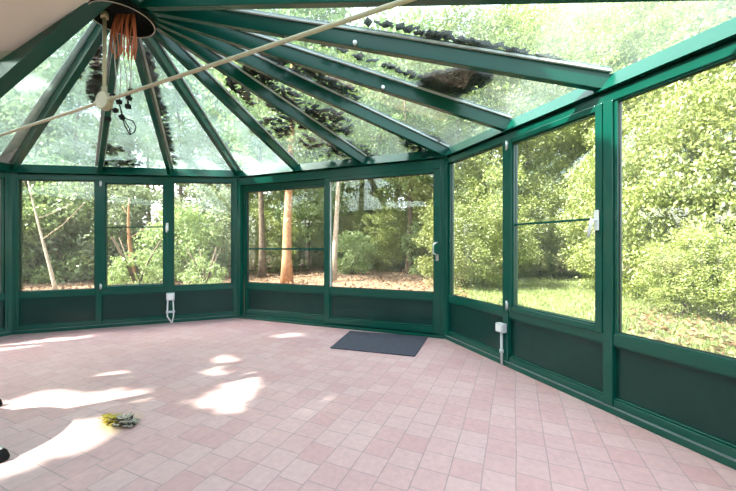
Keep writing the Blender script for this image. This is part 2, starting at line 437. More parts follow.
def corner(name, p, fa, fb, label, z):
    """angled corner post: wedge with faces along both walls"""
    k = MB(); w_ = .085
    a0 = p - fa.d * w_ ; b0 = p + fb.d * w_
    i0 = a0 + fa.n * .05; i1 = b0 + fb.n * .05
    m = (fa.n + fb.n).normalized()
    mi = p + m * (.05 / max(.3, m.dot(fa.n)))
    o0 = a0 - fa.n * .05; o1 = b0 - fb.n * .05; mo = p - m * (.05 / max(.3, m.dot(fa.n)))
    pts = [i0, mi, i1, o1, mo, o0]; nn = len(pts)
    k.add([(q.x, q.y, 0) for q in pts] + [(q.x, q.y, z) for q in pts],
          [tuple(range(nn)), tuple(range(2*nn-1, nn-1, -1))] + [(i, (i+1) % nn, nn+(i+1) % nn, nn+i) for i in range(nn)])
    for q, nrm in ((a0 + fa.d*.02, fa.n), (b0 - fb.d*.02, fb.n)):
        c = q + nrm * .052; k.tube([(c.x, c.y, .1), (c.x, c.y, z-.06)], .006, 6)
    tag(k.build(name, M['paint'], bevel=.004), label, 'corner post', kind='structure')
zt = lambda s: .575 + (ZH + .015 - .575) * s
corner('trim_1', P0, FS, FL, 'green corner post at far left', zt(.905))
corner('trim_2', P1, FL, FC, 'green corner post left of the sliding door', zt(1.0))
corner('trim_3', P2, FC, FR, 'green corner post right of the sliding door', zt(.995))
corner('trim_4', P5, FR, FQ, 'green corner post outside right edge of photo', zt(.97))

# ------------------------------------------------------------------ glazed roof
roof = empty('ceiling', (HUB.x, HUB.y, 3.1), 'fan-shaped green roof of rafters and dirty glass meeting at a dark hub', 'roof', kind='structure')
ZE = 2.305; EH = .125
for f in (FS, FL, FC, FR, FQ, FH):      # eave beams: inner face leans outwards
    k = MB(); e = .03
    def q(t, z, o):
        v = f.p(t, ZE, o); v.z += z; return v
    k.hexa([q(-e, 0, -.06), q(f.len+e, 0, -.06), q(f.len+e-.02, 0, .075), q(-e+.02, 0, .075),
            q(-e, EH, -.06), q(f.len+e, EH, -.06), q(f.len+e, EH, .0), q(-e, EH, .0)])
    k.build('eave_beam', M['paint'], roof, .004)
nodes = []       # (facet, t)
def eave(f, t): v = f.p(t, ZE); return v
for f, t in ((FH, FH.len*.62), (FH, FH.len*.86), (FS, .30), (FS, FS.len-.78), (FL, 0), (FL, .945), (FL, 1.83), (FC, 0), (FC, 1.136), (FC, 2.27), (FR, 0), (FR, 1.074), (FR, 2.03), (FQ, 0), (FQ, 1.45), (FH, 0), (FH, FH.len*.22), (FH, FH.len*.42)):
    nodes.append(eave(f, t))
RH = .135        # rafter depth
def raft_line(nd):
    if nd is nodes[3]:            # the wide beam passes just in front of the hub cup
        d2 = Vector((nd.x + 2.15, nd.y - 2.74)).normalized()
        return Vector((-2.13, 2.735, 3.175)), Vector((nd.x, nd.y, nd.z - .02)), Vector((-d2.y, d2.x, 0))
    d2 = Vector((nd.x - HUB.x, nd.y - HUB.y)); ln = d2.length; d2 /= ln
    a = Vector((HUB.x + d2.x*.235, HUB.y + d2.y*.235, HUB.z - .005)); b = Vector((nd.x, nd.y, nd.z + .005))
    return a, b, Vector((-d2.y, d2.x, 0))
for i, nd in enumerate(nodes):
    a, b, s = raft_line(nd)
    big = i == 3
    hw = .06 if big else .029; hh = .19 if big else RH
    up = Vector((0, 0, 1)); dn = Vector((0, 0, 0))
    k = MB()
    k.hexa([a - s*hw + dn, b - s*hw + dn*0, b + s*hw + dn*0, a + s*hw + dn, a - s*hw + up*hh, b - s*hw + up*hh, b + s*hw + up*hh, a + s*hw + up*hh])
    r = k.build('rafter', M['paint'], roof, .004)
    if big: r['label'] = 'wide dark rafter beside the white ceiling board'
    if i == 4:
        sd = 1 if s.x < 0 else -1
        k = MB(); o = s * sd * (hw + .07); t_ = s * sd * .045; z0, z1 = up * (hh - .012), up * (hh - .004)  # pale strip on the glass stands in for a reflection beside this rafter
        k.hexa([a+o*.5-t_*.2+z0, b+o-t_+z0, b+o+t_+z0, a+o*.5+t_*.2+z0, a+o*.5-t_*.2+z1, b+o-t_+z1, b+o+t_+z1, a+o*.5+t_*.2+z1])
        c = k.build('reflection_band', M['seal'], r); c['label'] = 'pale bluish strip painted for the glass reflection beside rafter'
    for sg in (-1, 1):
        k = MB(); o = s * sg * (hw + .012); t_ = s * sg * .010
        z0, z1 = up * (hh - .014), up * (hh + .002)
        k.hexa([a+o-t_+z0, b+o-t_+z0, b+o+t_+z0, a+o+t_+z0, a+o-t_+z1, b+o-t_+z1, b+o+t_+z1, a+o+t_+z1])
        c = k.build('glazing_strip', M['seal'], r); c['label'] = 'pale glazing strip along rafter'
    k = MB(); cap = up * (hh + .006)
    k.hexa([a - s*.035 + cap, b - s*.035 + cap, b + s*.035 + cap, a + s*.035 + cap, a - s*.03 + cap + up*.02, b - s*.03 + cap + up*.02, b + s*.03 + cap + up*.02, a + s*.03 + cap + up*.02])
    k.build('capping_bar', M['panel'], r)
    if i in (11, 12):
        p = a.lerp(b, .50 if i == 12 else .62); sd = -1 if (s.y > 0) else 1
        k = MB(); k.disc(p + s*sd*(hw+.012) + up*.02, s, .017, .03, 14); o = k.build('stud', M['steel'], r); o['label'] = 'small round metal stud'
m_pane = []
for i in range(len(nodes)):
    A, B = nodes[i], nodes[(i + 1) % len(nodes)]
    a0, b0, s0 = raft_line(A); a1, b1, s1 = raft_line(B)
    z = Vector((0, 0, RH + .0)); th = Vector((0, 0, .006))
    o0 = (b0 - a0).normalized() * .10; o1 = (b1 - a1).normalized() * .10
    pts = [a0 + z, b0 + o0 + z, b1 + o1 + z, a1 + z]
    m_pane.append(pts)
    k = MB(); k.hexa(pts + [p + th for p in pts]); k.build('roof_pane', M['hazyglass' if 3 <= i <= 7 else 'roofglass'], roof)
# hub: an open dark cup with lip
k = MB(); n = 32; R0 = .25
HZ = HUB.z - .035
prof = [(.235, HZ-.01), (R0, HZ-.012), (R0, HZ+.10), (.20, HZ+.17), (.0, HZ+.18)]
inn = [(.235, HZ-.01), (.23, HZ+.09), (.0, HZ+.12)]
for pr in (prof, inn):
    vs, fs = [], []
    for r_, z_ in pr:
        for j in range(n):
            q_ = 2*math.pi*j/n; vs.append((HUB.x + r_*math.cos(q_), HUB.y + r_*math.sin(q_), z_))
    for a in range(len(pr)-1):
        for j in range(n): fs.append((a*n+j, a*n+(j+1) % n, (a+1)*n+(j+1) % n, (a+1)*n+j))
    k.add(vs, fs, True)
hb = k.build('hub_cup', M['hub'], roof); hb['label'] = 'black open hub cup where all rafters meet'
k = MB(); k.tube([(HUB.x + .24*math.cos(2*math.pi*j/32), HUB.y + .24*math.sin(2*math.pi*j/32), HZ-.012) for j in range(33)], .0045, 6, False)
k.build('rim', M['wire'], hb)
# white board: dull white ceiling panel behind the wide rafter
a, b, s = raft_line(nodes[3])
def on_wedge(x, y, off):
    d_ = math.hypot(x - HUB.x, y - HUB.y); return Vector((x, y, 3.185 + RH - .335 * d_ + off))
A1 = a.lerp(b, .02); A2 = a.lerp(b, .485)
q3, q4 = raft_line(nodes[3])[:2], raft_line(nodes[2])[:2]
bd = [(A1.x, A1.y), (A2.x, A2.y), (-2.50, 2.05), (-2.34, .35), (-1.9, 2.6)]
k = MB(); nn = len(bd)
k.add([on_wedge(x, y, .03) for x, y in bd] + [on_wedge(x, y, .06) for x, y in bd],
      [tuple(range(nn)), tuple(range(2*nn-1, nn-1, -1))] + [(i, (i+1) % nn, nn+(i+1) % nn, nn+i) for i in range(nn)])
o = k.build('ceiling_board', M['plaster'], roof); o['label'] = 'off-white ceiling board at top left corner'
k = MB()  # unseen extra boards, added to block sky reflections in the right door leaf
for bd in ([(-2.40, 1.95), (-2.36, .32), (-.9, -.30), (-1.93, 2.62)], [(-2.385, 1.32), (-3.3, 1.28), (-3.3, .60), (-2.36, .30)]):
    k.hexa([on_wedge(x, y, .03) for x, y in bd] + [on_wedge(x, y, .06) for x, y in bd])
k.build('ceiling_board', M['plaster'], roof)

# dark moss and leaf litter lying on the roof glass
def roof_hit(px, py):
    o = Vector((0, 0, EYE)); d_ = ray(px, py); best = None
    for p in m_pane:
        for tri in ((p[0], p[1], p[2]), (p[0], p[2], p[3])):
            n_ = (tri[1]-tri[0]).cross(tri[2]-tri[0])
            if abs(n_.dot(d_)) < 1e-6: continue
            t = n_.dot(tri[0]-o) / n_.dot(d_)
            if t <= 0: continue
            h = o + d_*t; ok = True
            for q in range(3):
                if (tri[(q+1) % 3]-tri[q]).cross(h-tri[q]).dot(n_) < -1e-6: ok = False
            if ok and (best is None or t < best[0]): best = (t, h)
    return best[1] if best else None
rnd = random.Random(11)
piles = []
def pile(px, py, rx, ry, cnt, tilt=0.0):
    for _ in range(cnt):
        while True:
            u, v = rnd.uniform(-1, 1), rnd.uniform(-1, 1)
            if u*u + v*v < 1: break
        x = u*rx; y = v*ry
        c, s_ = math.cos(tilt), math.sin(tilt)
        h = roof_hit(px + x*c - y*s_, py + x*s_ + y*c)
        if h: piles.append(h)
for a_ in ((455, 84, 36, 12, 320, -.12), (428, 148, 30, 11, 240, .35), (445, 92, 18, 9, 120, .2), (262, 72, 20, 13, 170, .5), (290, 108, 34, 14, 260, .6), (330, 122, 26, 10, 150, .4), (352, 152, 24, 8, 140, .35),
           (272, 130, 22, 10, 120, 0), (300, 70, 40, 8, 140, .35), (338, 92, 24, 8, 100, .4), (345, 150, 12, 8, 50, 0),
           (97, 62, 5, 34, 130, 0), (95, 92, 7, 14, 70, 0), (148, 70, 6, 30, 110, -.25), (160, 110, 5, 40, 130, -.25), (168, 150, 5, 22, 70, -.2),
           (215, 60, 14, 5, 60, .7), (240, 92, 20, 5, 80, .8), (318, 148, 20, 7, 70, .4), (108, 150, 14, 6, 50, .1), (120, 165, 24, 4, 60, 0), (78, 72, 4, 8, 20, 0),
           (430, 37, 70, 1.6, 60, .2), (520, 56, 40, 1.5, 25, .2), (380, 66, 60, 1.6, 40, .33)):
    pile(*a_)
k = MB()
for h in piles:
    sz = rnd.uniform(.025, .06); an = rnd.uniform(0, 6.28); tl = rnd.uniform(-.5, .5)
    u = Vector((math.cos(an), math.sin(an), tl*.5)) * sz; v = Vector((-math.sin(an), math.cos(an), rnd.uniform(-.4, .4))) * sz * rnd.uniform(.5, .9)
    c = h + Vector((0, 0, .012 + rnd.random()*.03)); up = Vector((0, 0, sz*.35))
    k.add([c-u, c-v, c+u, c+v, c+up, c-up*.5], [(0, 1, 4), (1, 2, 4), (2, 3, 4), (3, 0, 4), (1, 0, 5), (2, 1, 5), (3, 2, 5), (0, 3, 5)])
tag(k.build('leaf_debris', M['moss']), 'dark damp moss and dead leaves lying on the roof glass', 'leaf debris', kind='stuff')

# ------------------------------------------------------------------ tie rods below the hub
DISC = atd(104.5, 101, 2.945); 
t = empty('tie_rod_brace', DISC, 'beige tie rods meeting at a round plate below the roof hub', 'roof brace')
k = MB(); dv = Vector((.9063, -.4226, 0)); nv = Vector((-.32, -.947, 0))
k.disc(DISC, nv, .078, .05, 28)
k.build('round_plate', M['rod'], t)
LE = atd(-14, 140, 3.93); RE = Vector((1.83, .925, 2.41))
for e in (LE, RE):
    k = MB(); dd = (e - DISC).normalized(); k.tube([DISC + dd*.05, DISC + dd*.06, e], .0135, 12); k.tube([DISC + dd*.07, DISC + dd*.13], .02, 12)
    k.build('tie_rod', M['rod'], t)
k = MB(); k.tube([DISC + Vector((0, 0, .06)), Vector((DISC.x, HUB.y, HUB.z + .03))], .0145, 12); k.tube([DISC + Vector((0, 0, .06)), DISC + Vector((0, 0, .13))], .02, 12)
k.disc((DISC.x, HUB.y, HUB.z - .0), (0, 0, 1), .03, .05, 16)
k.build('hanger_rod', M['rod'], t)

# ------------------------------------------------------------------ loose cables hanging out of the hub
cb = empty('hanging_cables', atd(124, 20, 2.945), 'loose orange wires with black connectors hanging from the roof hub', 'cables')
rnd = random.Random(5)
for i in range(14):
    x0, x1 = 116 + i*1.45, 112 + i*1.75 + rnd.uniform(-1, 1)
    D0 = 2.945 + rnd.uniform(-.08, .08)
    pts = [atd(x0 + rnd.uniform(-1, 1), 14, D0)]
    pts += [atd(x0 + (x1-x0)*f_ + rnd.uniform(-1.2, 1.2) + (-5.5 + i*.62)*math.sin(f_*3.1)*.8, 14 + 44*f_, D0) for f_ in (.25, .5, .75)]
    pts.append(atd(x1, 56 + rnd.uniform(-4, 4), D0))
    k = MB(); k.tube(pts, .0062, 6); k.build('orange_wire', M['copper'], cb)
for x0, x1, y1 in ((116, 115, 98), (121, 119, 104), (130, 130, 96), (125, 127, 104), (133, 128, 95)):
    pts = [atd(x0, 44, 2.93), atd(x0-1.5, 58, 2.93), atd((x0+x1)/2+1, 78, 2.93), atd(x1, y1, 2.93)]
    k = MB(); k.tube(pts, .0042, 6); o = k.build('bare_wire', M['wire'], cb); o['label'] = 'pale bare wire end'
for x, y, rz in ((113, 96, .3), (119, 102, .1), (115.5, 110.5, .2), (108, 119, 0), (122, 117, .5), (131, 91, .2), (129, 98, -.4), (128, 106.5, 0)):
    c = atd(x, y, 2.92); k = MB()
    a_, b_ = math.cos(rz), math.sin(rz); w2, h2, d2_ = .020, .017, .014
    P = lambda u, v, o: c + Vector((u*a_ - v*b_, o, u*b_ + v*a_))
    k.hexa([P(-w2, -h2, -d2_), P(w2, -h2, -d2_), P(w2, -h2, d2_), P(-w2, -h2, d2_), P(-w2, h2, -d2_), P(w2, h2, -d2_), P(w2, h2, d2_), P(-w2, h2, d2_)])
    o = k.build('connector', M['black'], cb, .003); o['label'] = 'black terminal block'
k = MB(); k.tube([atd(131, 92, 2.92), atd(128, 100, 2.92), atd(128, 106, 2.92)], .006, 6); k.tube([atd(118, 100, 2.92), atd(121, 110, 2.92), atd(122.5, 117, 2.92)], .006, 6)
k.tube([atd(x, y, 2.92) for x, y in ((122.5, 118), (125, 126), (130, 135), (134.5, 132), (136, 127), (133, 121), (127, 119), (124, 118))], .0048, 6)
k.tube([atd(x, y, 2.92) for x, y in ((124, 119), (129, 128), (130.5, 134), (127, 134))], .0042, 6)
o = k.build('black_loop', M['black'], cb); o['label'] = 'black wire loop'

# ------------------------------------------------------------------ small things on the floor and walls
def rect_mat():
    c = [onfloor(*p) for p in ((350, 331.5), (428, 337.5), (415, 357), (330, 348.5))]
    k = MB(); k.hexa([(x, y, .001) for x, y in c] + [(x + (.0), y, .013) for x, y in c])
    return k
o = rect_mat().build('doormat', M['mat'], bevel=.004)
tag(o, 'dark blue-grey doormat on the tiles in front of sliding door', 'doormat')

def socket(f, t, z, label, style):
    e = empty('wall_socket', f.p(t, 0, .06), label, 'socket', )
    k = MB()
    if style == 'box':
        f.box(k, t-.05, t+.05, z-.045, z+.045, .046, .105); b = k.build('junction_box', M['grey_plastic'], e, .01)
        k = MB(); f.box(k, t-.038, t+.038, z-.03, z+.032, .105, .111); b2 = k.build('flap', M['white_plastic'], b, .004)
        k = MB(); k.tube([f.p(t, z-.04, .07), f.p(t, .13, .07), f.p(t+.006, .0, .07)], .012, 10); k.build('conduit', M['grey_plastic'], e)
        k = MB(); k.tube([f.p(t, .155, .07), f.p(t, .125, .07)], .02, 12); k.build('conduit_clip', M['grey_plastic'], e)
    else:
        f.box(k, t-.055, t+.055, z-.06, z+.055, .046, .09); b = k.build('junction_box', M['grey_plastic'], e, .008)
        k = MB(); f.box(k, t-.042, t+.042, z-.045, z+.04, .09, .097); k.build('flap', M['white_plastic'], b, .004)
        for sg in (-1, 1):
            k = MB(); k.tube([f.p(t+sg*.035, z-.055, .066), f.p(t+sg*.042, .16, .07), f.p(t+sg*.04, .10, .07), f.p(t+.02, .0, .07)], .010, 8); k.build('cable', M['white_plastic'], e)
        k = MB(); f.box(k, t-.06, t+.06, .155, .185, .05, .082); k.build('conduit_clip', M['grey_plastic'], e, .003)
    return e
socket(FL, 1.845, .405, 'pale switch box with two cables under the left windows', 'cables')
socket(FR, 1.05, .37, 'grey socket box with conduit pipe on the right wall', 'box')

# clump of dry leaves on the tiles
cx, cy = onfloor(120, 424)
e = empty('leaf_clump', (cx, cy, 0), 'clump of yellow-green moss and curled dry leaves on the floor', 'leaf clump')
rnd = random.Random(21)
def clump(px, py, rx, ry, cnt, sz, hgt, m, name):
    k = MB()
    for _ in range(cnt):
        a_ = rnd.uniform(0, 6.28); r_ = math.sqrt(rnd.random())
        x, y = onfloor(px + rx*r_*math.cos(a_), py + ry*r_*math.sin(a_))
        z = rnd.uniform(.006, hgt*(1.2-r_)); an = rnd.uniform(0, 6.28); s_ = sz*rnd.uniform(.6, 1.3)
        u = Vector((math.cos(an), math.sin(an), 0)); v = Vector((-math.sin(an), math.cos(an), 0))
        c = Vector((x, y, z)); L_, W_ = s_, s_*.38; cu = s_*rnd.uniform(.15, .5)
        pts = []
        for q, wd, zz in ((-1, .1, cu), (-.4, .9, cu*.3), (.3, 1, 0), (.8, .5, cu*.5), (1, .05, cu)):
            pts += [c + u*q*L_ - v*wd*W_ + Vector((0, 0, zz + cu*.5)), c + u*q*L_ + Vector((0, 0, zz)), c + u*q*L_ + v*wd*W_ + Vector((0, 0, zz + cu*.5))]
        fs = []
        for q in range(4):
            b_ = q*3; fs += [(b_, b_+1, b_+4, b_+3), (b_+1, b_+2, b_+5, b_+4)]
        k.add(pts, fs, True)
    k.build(name, m, e)['kind'] = 'stuff'
clump(111, 421, 11, 5, 60, .022, .03, M['yellow_leaf'], 'moss')
clump(124, 424, 12, 5, 34, .032, .04, M['grey_leaf'], 'dry_leaf')
clump(125, 424, 12, 5, 30, .028, .03, M['moss'], 'dark_leaf')

# table mostly outside the left edge: two of its feet show
e = empty('side_table', (-3.0, 1.75, 0), 'dark metal table reaching in at the left edge, feet on tiles', 'table')
feet = [(-2.015, 1.835), (-2.725, 2.455), (-3.55, 1.95), (-2.9, 1.2)]
tops = [(-2.62, 1.72), (-3.02, 2.12), (-3.3, 1.85), (-2.85, 1.4)]
for (fx, fy), (tx, ty) in zip(feet, tops):
    k = MB(); k.tube([(fx, fy, .05), (fx*.8+tx*.2, fy*.8+ty*.2, .11), (tx, ty, .70)], [.016, .018, .02], 10); lg = k.build('leg', M['dark_metal'], e)
    k = MB(); k.tube([(fx+.018, fy, .0), (fx+.018, fy, .012), (fx+.012, fy, .04), (fx, fy, .06)], [.034, .038, .032, .02], 14); k.build('foot', M['black'], lg)
    k = MB(); k.tube([(fx+.005, fy, .052), (fx, fy, .068)], .024, 12); k.build('collar', M['steel'], lg)
k = MB(); k.tube([(-2.95, 1.78, .70), (-2.95, 1.78, .735)], .42, 36); k.build('tabletop', M['dark_metal'], e, .006)

# ------------------------------------------------------------------ the wood outside
def leaf_mesh(name, pts, dirs, sizes, m, seed=0, aspect=.55):
    """many leaves as one mesh: each a folded four-cornered blade"""
    rg = np.random.default_rng(seed); n = len(pts)
    d = dirs / np.linalg.norm(dirs, axis=1, keepdims=True)
    ref = rg.normal(size=(n, 3)); s = np.cross(d, ref); s /= np.linalg.norm(s, axis=1, keepdims=True) + 1e-9
    up = np.cross(s, d)
    Ls = sizes[:, None]; W = Ls * aspect * .5
    p0 = pts - d*Ls*.5; p2 = pts + d*Ls*.5; p1 = pts + s*W + up*W*.45; p3 = pts - s*W + up*W*.45
    co = np.stack([p0, p1, p2, p3], 1).reshape(-1, 3).astype(np.float32)
    b = (np.arange(n)*4)[:, None]
    tri = np.concatenate([b+0, b+1, b+2, b+0, b+2, b+3], 1).reshape(-1).astype(np.int32)
    me = bpy.data.meshes.new(name)
    me.vertices.add(4*n); me.vertices.foreach_set('co', co.ravel())
    me.loops.add(6*n); me.loops.foreach_set('vertex_index', tri)
    me.polygons.add(2*n); me.polygons.foreach_set('loop_start', (np.arange(2*n)*3).astype(np.int32)); 
    me.update(calc_edges=True); me.validate(); me.materials.append(m)
    return me
def clumps(rg, cen, rad, ncl, per, crad, flat=.75):
    """leaf positions in clumps spread through the outer part of an ellipsoid"""
    u = rg.normal(size=(ncl, 3)); u /= np.linalg.norm(u, axis=1, keepdims=True)
    r = rg.uniform(.35, 1.0, size=(ncl, 1)) ** .6
    c = np.array(cen) + u*r*np.array(rad)
    cr = rg.uniform(.6, 1.3, size=(ncl, 1)) * crad
    c = np.repeat(c, per, 0); cr = np.repeat(cr, per, 0)
    v = rg.normal(size=(ncl*per, 3)); v /= np.linalg.norm(v, axis=1, keepdims=True)
    v *= rg.uniform(.2, 1, size=(ncl*per, 1)) ** .5
    v[:, 2] *= flat
    p = c + v*cr
    dr = v + rg.normal(size=v.shape)*.8 + np.array([0, 0, -.35])
    return p, dr
def trunk_mb(h, r, seed, bend=.25, limbs=5, z_l=.4, spread=1.0, lean=(0, 0)):
    rg = random.Random(seed); mb = MB()
    pts, rs = [], []; ox = oy = 0
    for i in range(9):
        f_ = i/8; pts.append((lean[0]*f_*h + bend*math.sin(f_*3 + seed)*f_, lean[1]*f_*h + bend*.6*math.sin(f_*4 + seed*2)*f_, f_*h - .1))
        rs.append(r*(1.35 if i == 0 else 1 - .75*f_))
    mb.tube(pts, rs, 10)
    for j in range(limbs):
        f_ = z_l + (1-z_l)*(j+.5)/limbs*.9; i = min(7, int(f_*8)); p = Vector(pts[i]).lerp(Vector(pts[i+1]), f_*8-i)
        a = rg.uniform(0, 6.28); ln = spread*(1.3-f_)*rg.uniform(.8, 1.3)
        e_ = p + Vector((math.cos(a)*ln, math.sin(a)*ln, ln*.6)); m_ = p.lerp(e_, .5) + Vector((0, 0, -.05*ln))
        mb.tube([p, m_, e_], [r*.4*(1.1-f_), r*.28*(1.1-f_), .01], 6)
    return mb
MESH = {}
def template(key, lm, cen, rad, ncl, per, crad, size, seed, extra=()):
    rg = np.random.default_rng(seed)
    ps, ds = clumps(rg, cen, rad, ncl, per, crad)
    for c2, r2, n2 in extra:
        p2, d2 = clumps(rg, c2, r2, n2, per, crad); ps = np.concatenate([ps, p2]); ds = np.concatenate([ds, d2])
    keep = ps[:, 2] > .02; ps, ds = ps[keep], ds[keep]
    MESH[key] = leaf_mesh('crown', ps, ds, rg.uniform(.7, 1.3, len(ps))*size, M[lm], seed)
template('tall_grey', 'leaf_grey', (0, 0, 6.2), (2.3, 2.3, 6.2), 210, 75, .55, .17, 1)
template('tall_mid', 'leaf_mid', (0, 0, 6.4), (2.5, 2.4, 6.4), 220, 75, .60, .18, 2)
template('tall_yellow', 'leaf_yellow', (0, 0, 6.2), (2.6, 2.4, 6.6), 250, 80, .55, .15, 3)
template('high_mid', 'leaf_mid', (0, 0, 8.4), (2.6, 2.6, 4.6), 100, 75, .60, .18, 4)
template('bush_grey', 'leaf_grey', (0, 0, 1.7), (1.7, 1.4, 2.1), 110, 80, .40, .12, 5)
template('bush_mid', 'leaf_mid', (0, 0, 1.1), (1.5, 1.3, 1.5), 100, 75, .36, .11, 6)
template('bush_yellow', 'leaf_yellow', (0, 0, 1.9), (1.8, 1.5, 2.4), 190, 130, .38, .080, 7)
template('low_mid', 'leaf_mid', (0, 0, .35), (.8, .7, .55), 45, 60, .20, .075, 8)
def crown_obj(key, parent, name='crown'):
    o = bpy.data.objects.new(name, MESH[key]); COL.objects.link(o); o.parent = parent; return o
TR = {}
def tree(px, D, key, label, group=None, bark='bark', h=9.0, r=.12, lean=(0, 0), scale=1.0, seed=1, limbs=5, X=None, rot=None, name='woodland_tree', cat='tree', bend=.25):
    x = (px - CX)/F*D if X is None else X
    t_ = empty(name, (x, D, GROUND), label, cat, group)
    t_.scale = (scale,)*3; t_.rotation_euler.z = 0
    tk = (h, r, seed, lean, limbs, bark)
    mb_ = trunk_mb(h, r, seed, bend, limbs, .4, 1.6, lean)
    o = mb_.build('trunk', M[bark]); o.parent = t_
    if key:
        c = crown_obj(key, t_); c.location = (lean[0]*h*.7, lean[1]*h*.7, 0); c.rotation_euler.z = rot if rot is not None else seed*1.7
    return t_
def bush(px, D, key, label, group=None, scale=1.0, seed=1, X=None, sz=1.0):
    x = (px - CX)/F*D if X is None else X
    t_ = empty('bush', (x, D, GROUND), label, 'bush', group)
    mb_ = MB(); rg = random.Random(seed)
    for j in range(5):
        a = rg.uniform(0, 6.28); mb_.tube([(0, 0, -.05), (math.cos(a)*.25, math.sin(a)*.25, .6), (math.cos(a)*.6, math.sin(a)*.6, 1.3)], [.03, .022, .01], 6)
    o = mb_.build('stem', M['bark']); o.parent = t_
    c = crown_obj(key, t_, 'foliage'); c.rotation_euler.z = seed*1.3
    t_.scale = (scale, scale, scale*sz)
    return t_

# left: shaded grey-green thicket
tree(57, 9.6, None, 'slim leaning pale trunk seen through the far left window', bark='bark_pale', h=3.3, r=.052, lean=(-.27, .03), seed=2, limbs=3, bend=.1, name='slim_tree')
tree(134, 12.5, None, 'pale reddish trunk behind the left opening window', bark='bark_red', h=3.2, r=.10, lean=(-.07, 0), seed=4, limbs=2, bend=.12, name='slim_tree')
i = 0
for px, D, sc, sz in ((-12, 12.6, 1.15, 1.2), (28, 13.2, 1.25, 1.15), (72, 13.0, 1.2, 1.2), (104, 14.0, 1.2, 1.1), (150, 14.5, 1.1, 1.0), (182, 13.2, 1.0, 1.15), (214, 15.5, 1.1, 1.1), (-50, 11.5, 1.2, 1.2)):
    i += 1; bush(px, D, 'bush_grey' if i % 3 else 'bush_mid', 'grey-green leafy bush in the thicket outside the left windows', 'thicket bushes outside left windows', sc, i, sz=sz)
for px, D, key, sc in ((-40, 16, 'tall_grey', 1.1), (20, 17, 'tall_mid', 1.15), (75, 16.5, 'tall_grey', 1.15), (125, 18, 'high_mid', 1.15), (178, 17.5, 'high_mid', 1.15), (228, 19, 'high_mid', 1.2), (50, 22, 'tall_grey', 1.3), (150, 24, 'tall_yellow', 1.3), (-20, 23, 'tall_mid', 1.6), (225, 27, 'tall_yellow', 1.6)):
    i += 1; tree(px, D, key, 'tall leafy tree rising above the thicket outside the left windows', 'tall trees above left thicket', scale=sc, seed=i)
bush(137, 11.2, 'low_mid', 'low pale shrub in front of the reddish trunk', None, 1.25, 43)
bush(206, 11.5, 'low_mid', 'low green shrub outside window next to sliding door', None, 1.0, 41)
# centre: open wood over leaf litter
tree(287, 12.5, 'high_mid', 'thick pale brown trunk behind left leaf of sliding door', bark='bark_red', h=8.5, r=.19, seed=12, limbs=5)
tree(333, 13.5, 'high_mid', 'slim whitish leaning trunk behind right leaf of sliding door', bark='bark_pale', h=9, r=.12, lean=(.045, 0), seed=13, bend=.1)
tree(409, 16.5, 'high_mid', 'dark upright trunk near right side of the sliding door', bark='bark', h=9, r=.17, seed=14)
tree(262, 14.5, 'high_mid', 'dark trunk near left edge of the sliding door', bark='bark', h=9, r=.15, seed=15)
tree(308, 19.0, 'tall_mid', 'dark trunk between the pale ones, far back in the wood', bark='bark', h=9, r=.14, seed=16)
for px, D, sc in ((270, 17.0, .9), (352, 16.0, .8), (378, 18.5, 1.0), (432, 16.0, 1.0), (322, 21, 1.1), (300, 24, 1.2), (245, 19, 1.1), (425, 20, 1.2), (362, 20.5, 1.2), (395, 22.5, 1.3), (340, 24.5, 1.4), (280, 21, 1.2), (445, 18, 1.2), (410, 25, 1.5), (318, 27, 1.6)):
    i += 1; bush(px, D, 'bush_yellow' if i % 2 else 'bush_mid', 'green undergrowth bush among the trunks behind the sliding door', 'undergrowth bushes behind the sliding door', sc, i)
for px, D, sc in ((250, 23, 1.3), (285, 26, 1.4), (335, 24, 1.3), (370, 22, 1.25), (395, 27, 1.5), (440, 23, 1.3), (350, 31, 1.7), (310, 32, 1.7), (425, 32, 1.7)):
    i += 1; tree(px, D, 'tall_yellow', 'tall tree deep in the wood behind the sliding door', 'deep wood trees behind sliding door', scale=sc, seed=i)
# right: sunny bushes round the lawn
for px, D, sc, sz in ((462, 11.0, .85, .9), (492, 11.5, .85, .9), (522, 15.5, 1.1, 1), (556, 16, 1.15, 1), (592, 15, 1.15, 1), (628, 10.5, 1.0, 1.1), (668, 8.2, 1.0, 1.2), (706, 7.6, 1.0, 1.25), (690, 6.4, .5, .8), (725, 5.9, .5, .9), (748, 7.0, 1.0, 1.3), (800, 7.0, 1.1, 1.3), (650, 12, 1.2, 1.3), (610, 13, 1.1, 1.2), (476, 14, 1.2, 1.1), (508, 18, 1.4, 1), (540, 18.5, 1.4, 1), (572, 19, 1.4, 1), (604, 18, 1.4, 1), (690, 11.5, 1.2, 1.2)):
    i += 1; bush(px, D, 'bush_yellow', 'sunlit yellow-green bush beside the lawn outside the right windows', 'sunny bushes outside right windows', sc, i, sz=sz)
for px, D, sc in ((455, 15.5, 1.0), (490, 16.5, 1.05), (530, 19, 1.2), (575, 19, 1.2), (620, 17, 1.15), (660, 14, 1.0), (700, 13, 1.0), (745, 12, 1.0), (800, 11.5, 1.0), (510, 25, 1.6), (600, 24, 1.6), (690, 20, 1.4), (770, 17, 1.3), (560, 30, 1.9), (640, 29, 1.9)):
    i += 1; tree(px, D, 'tall_yellow', 'tall sunlit tree behind the bright bushes on the right', 'tall sunlit trees on the right', scale=sc, seed=i)

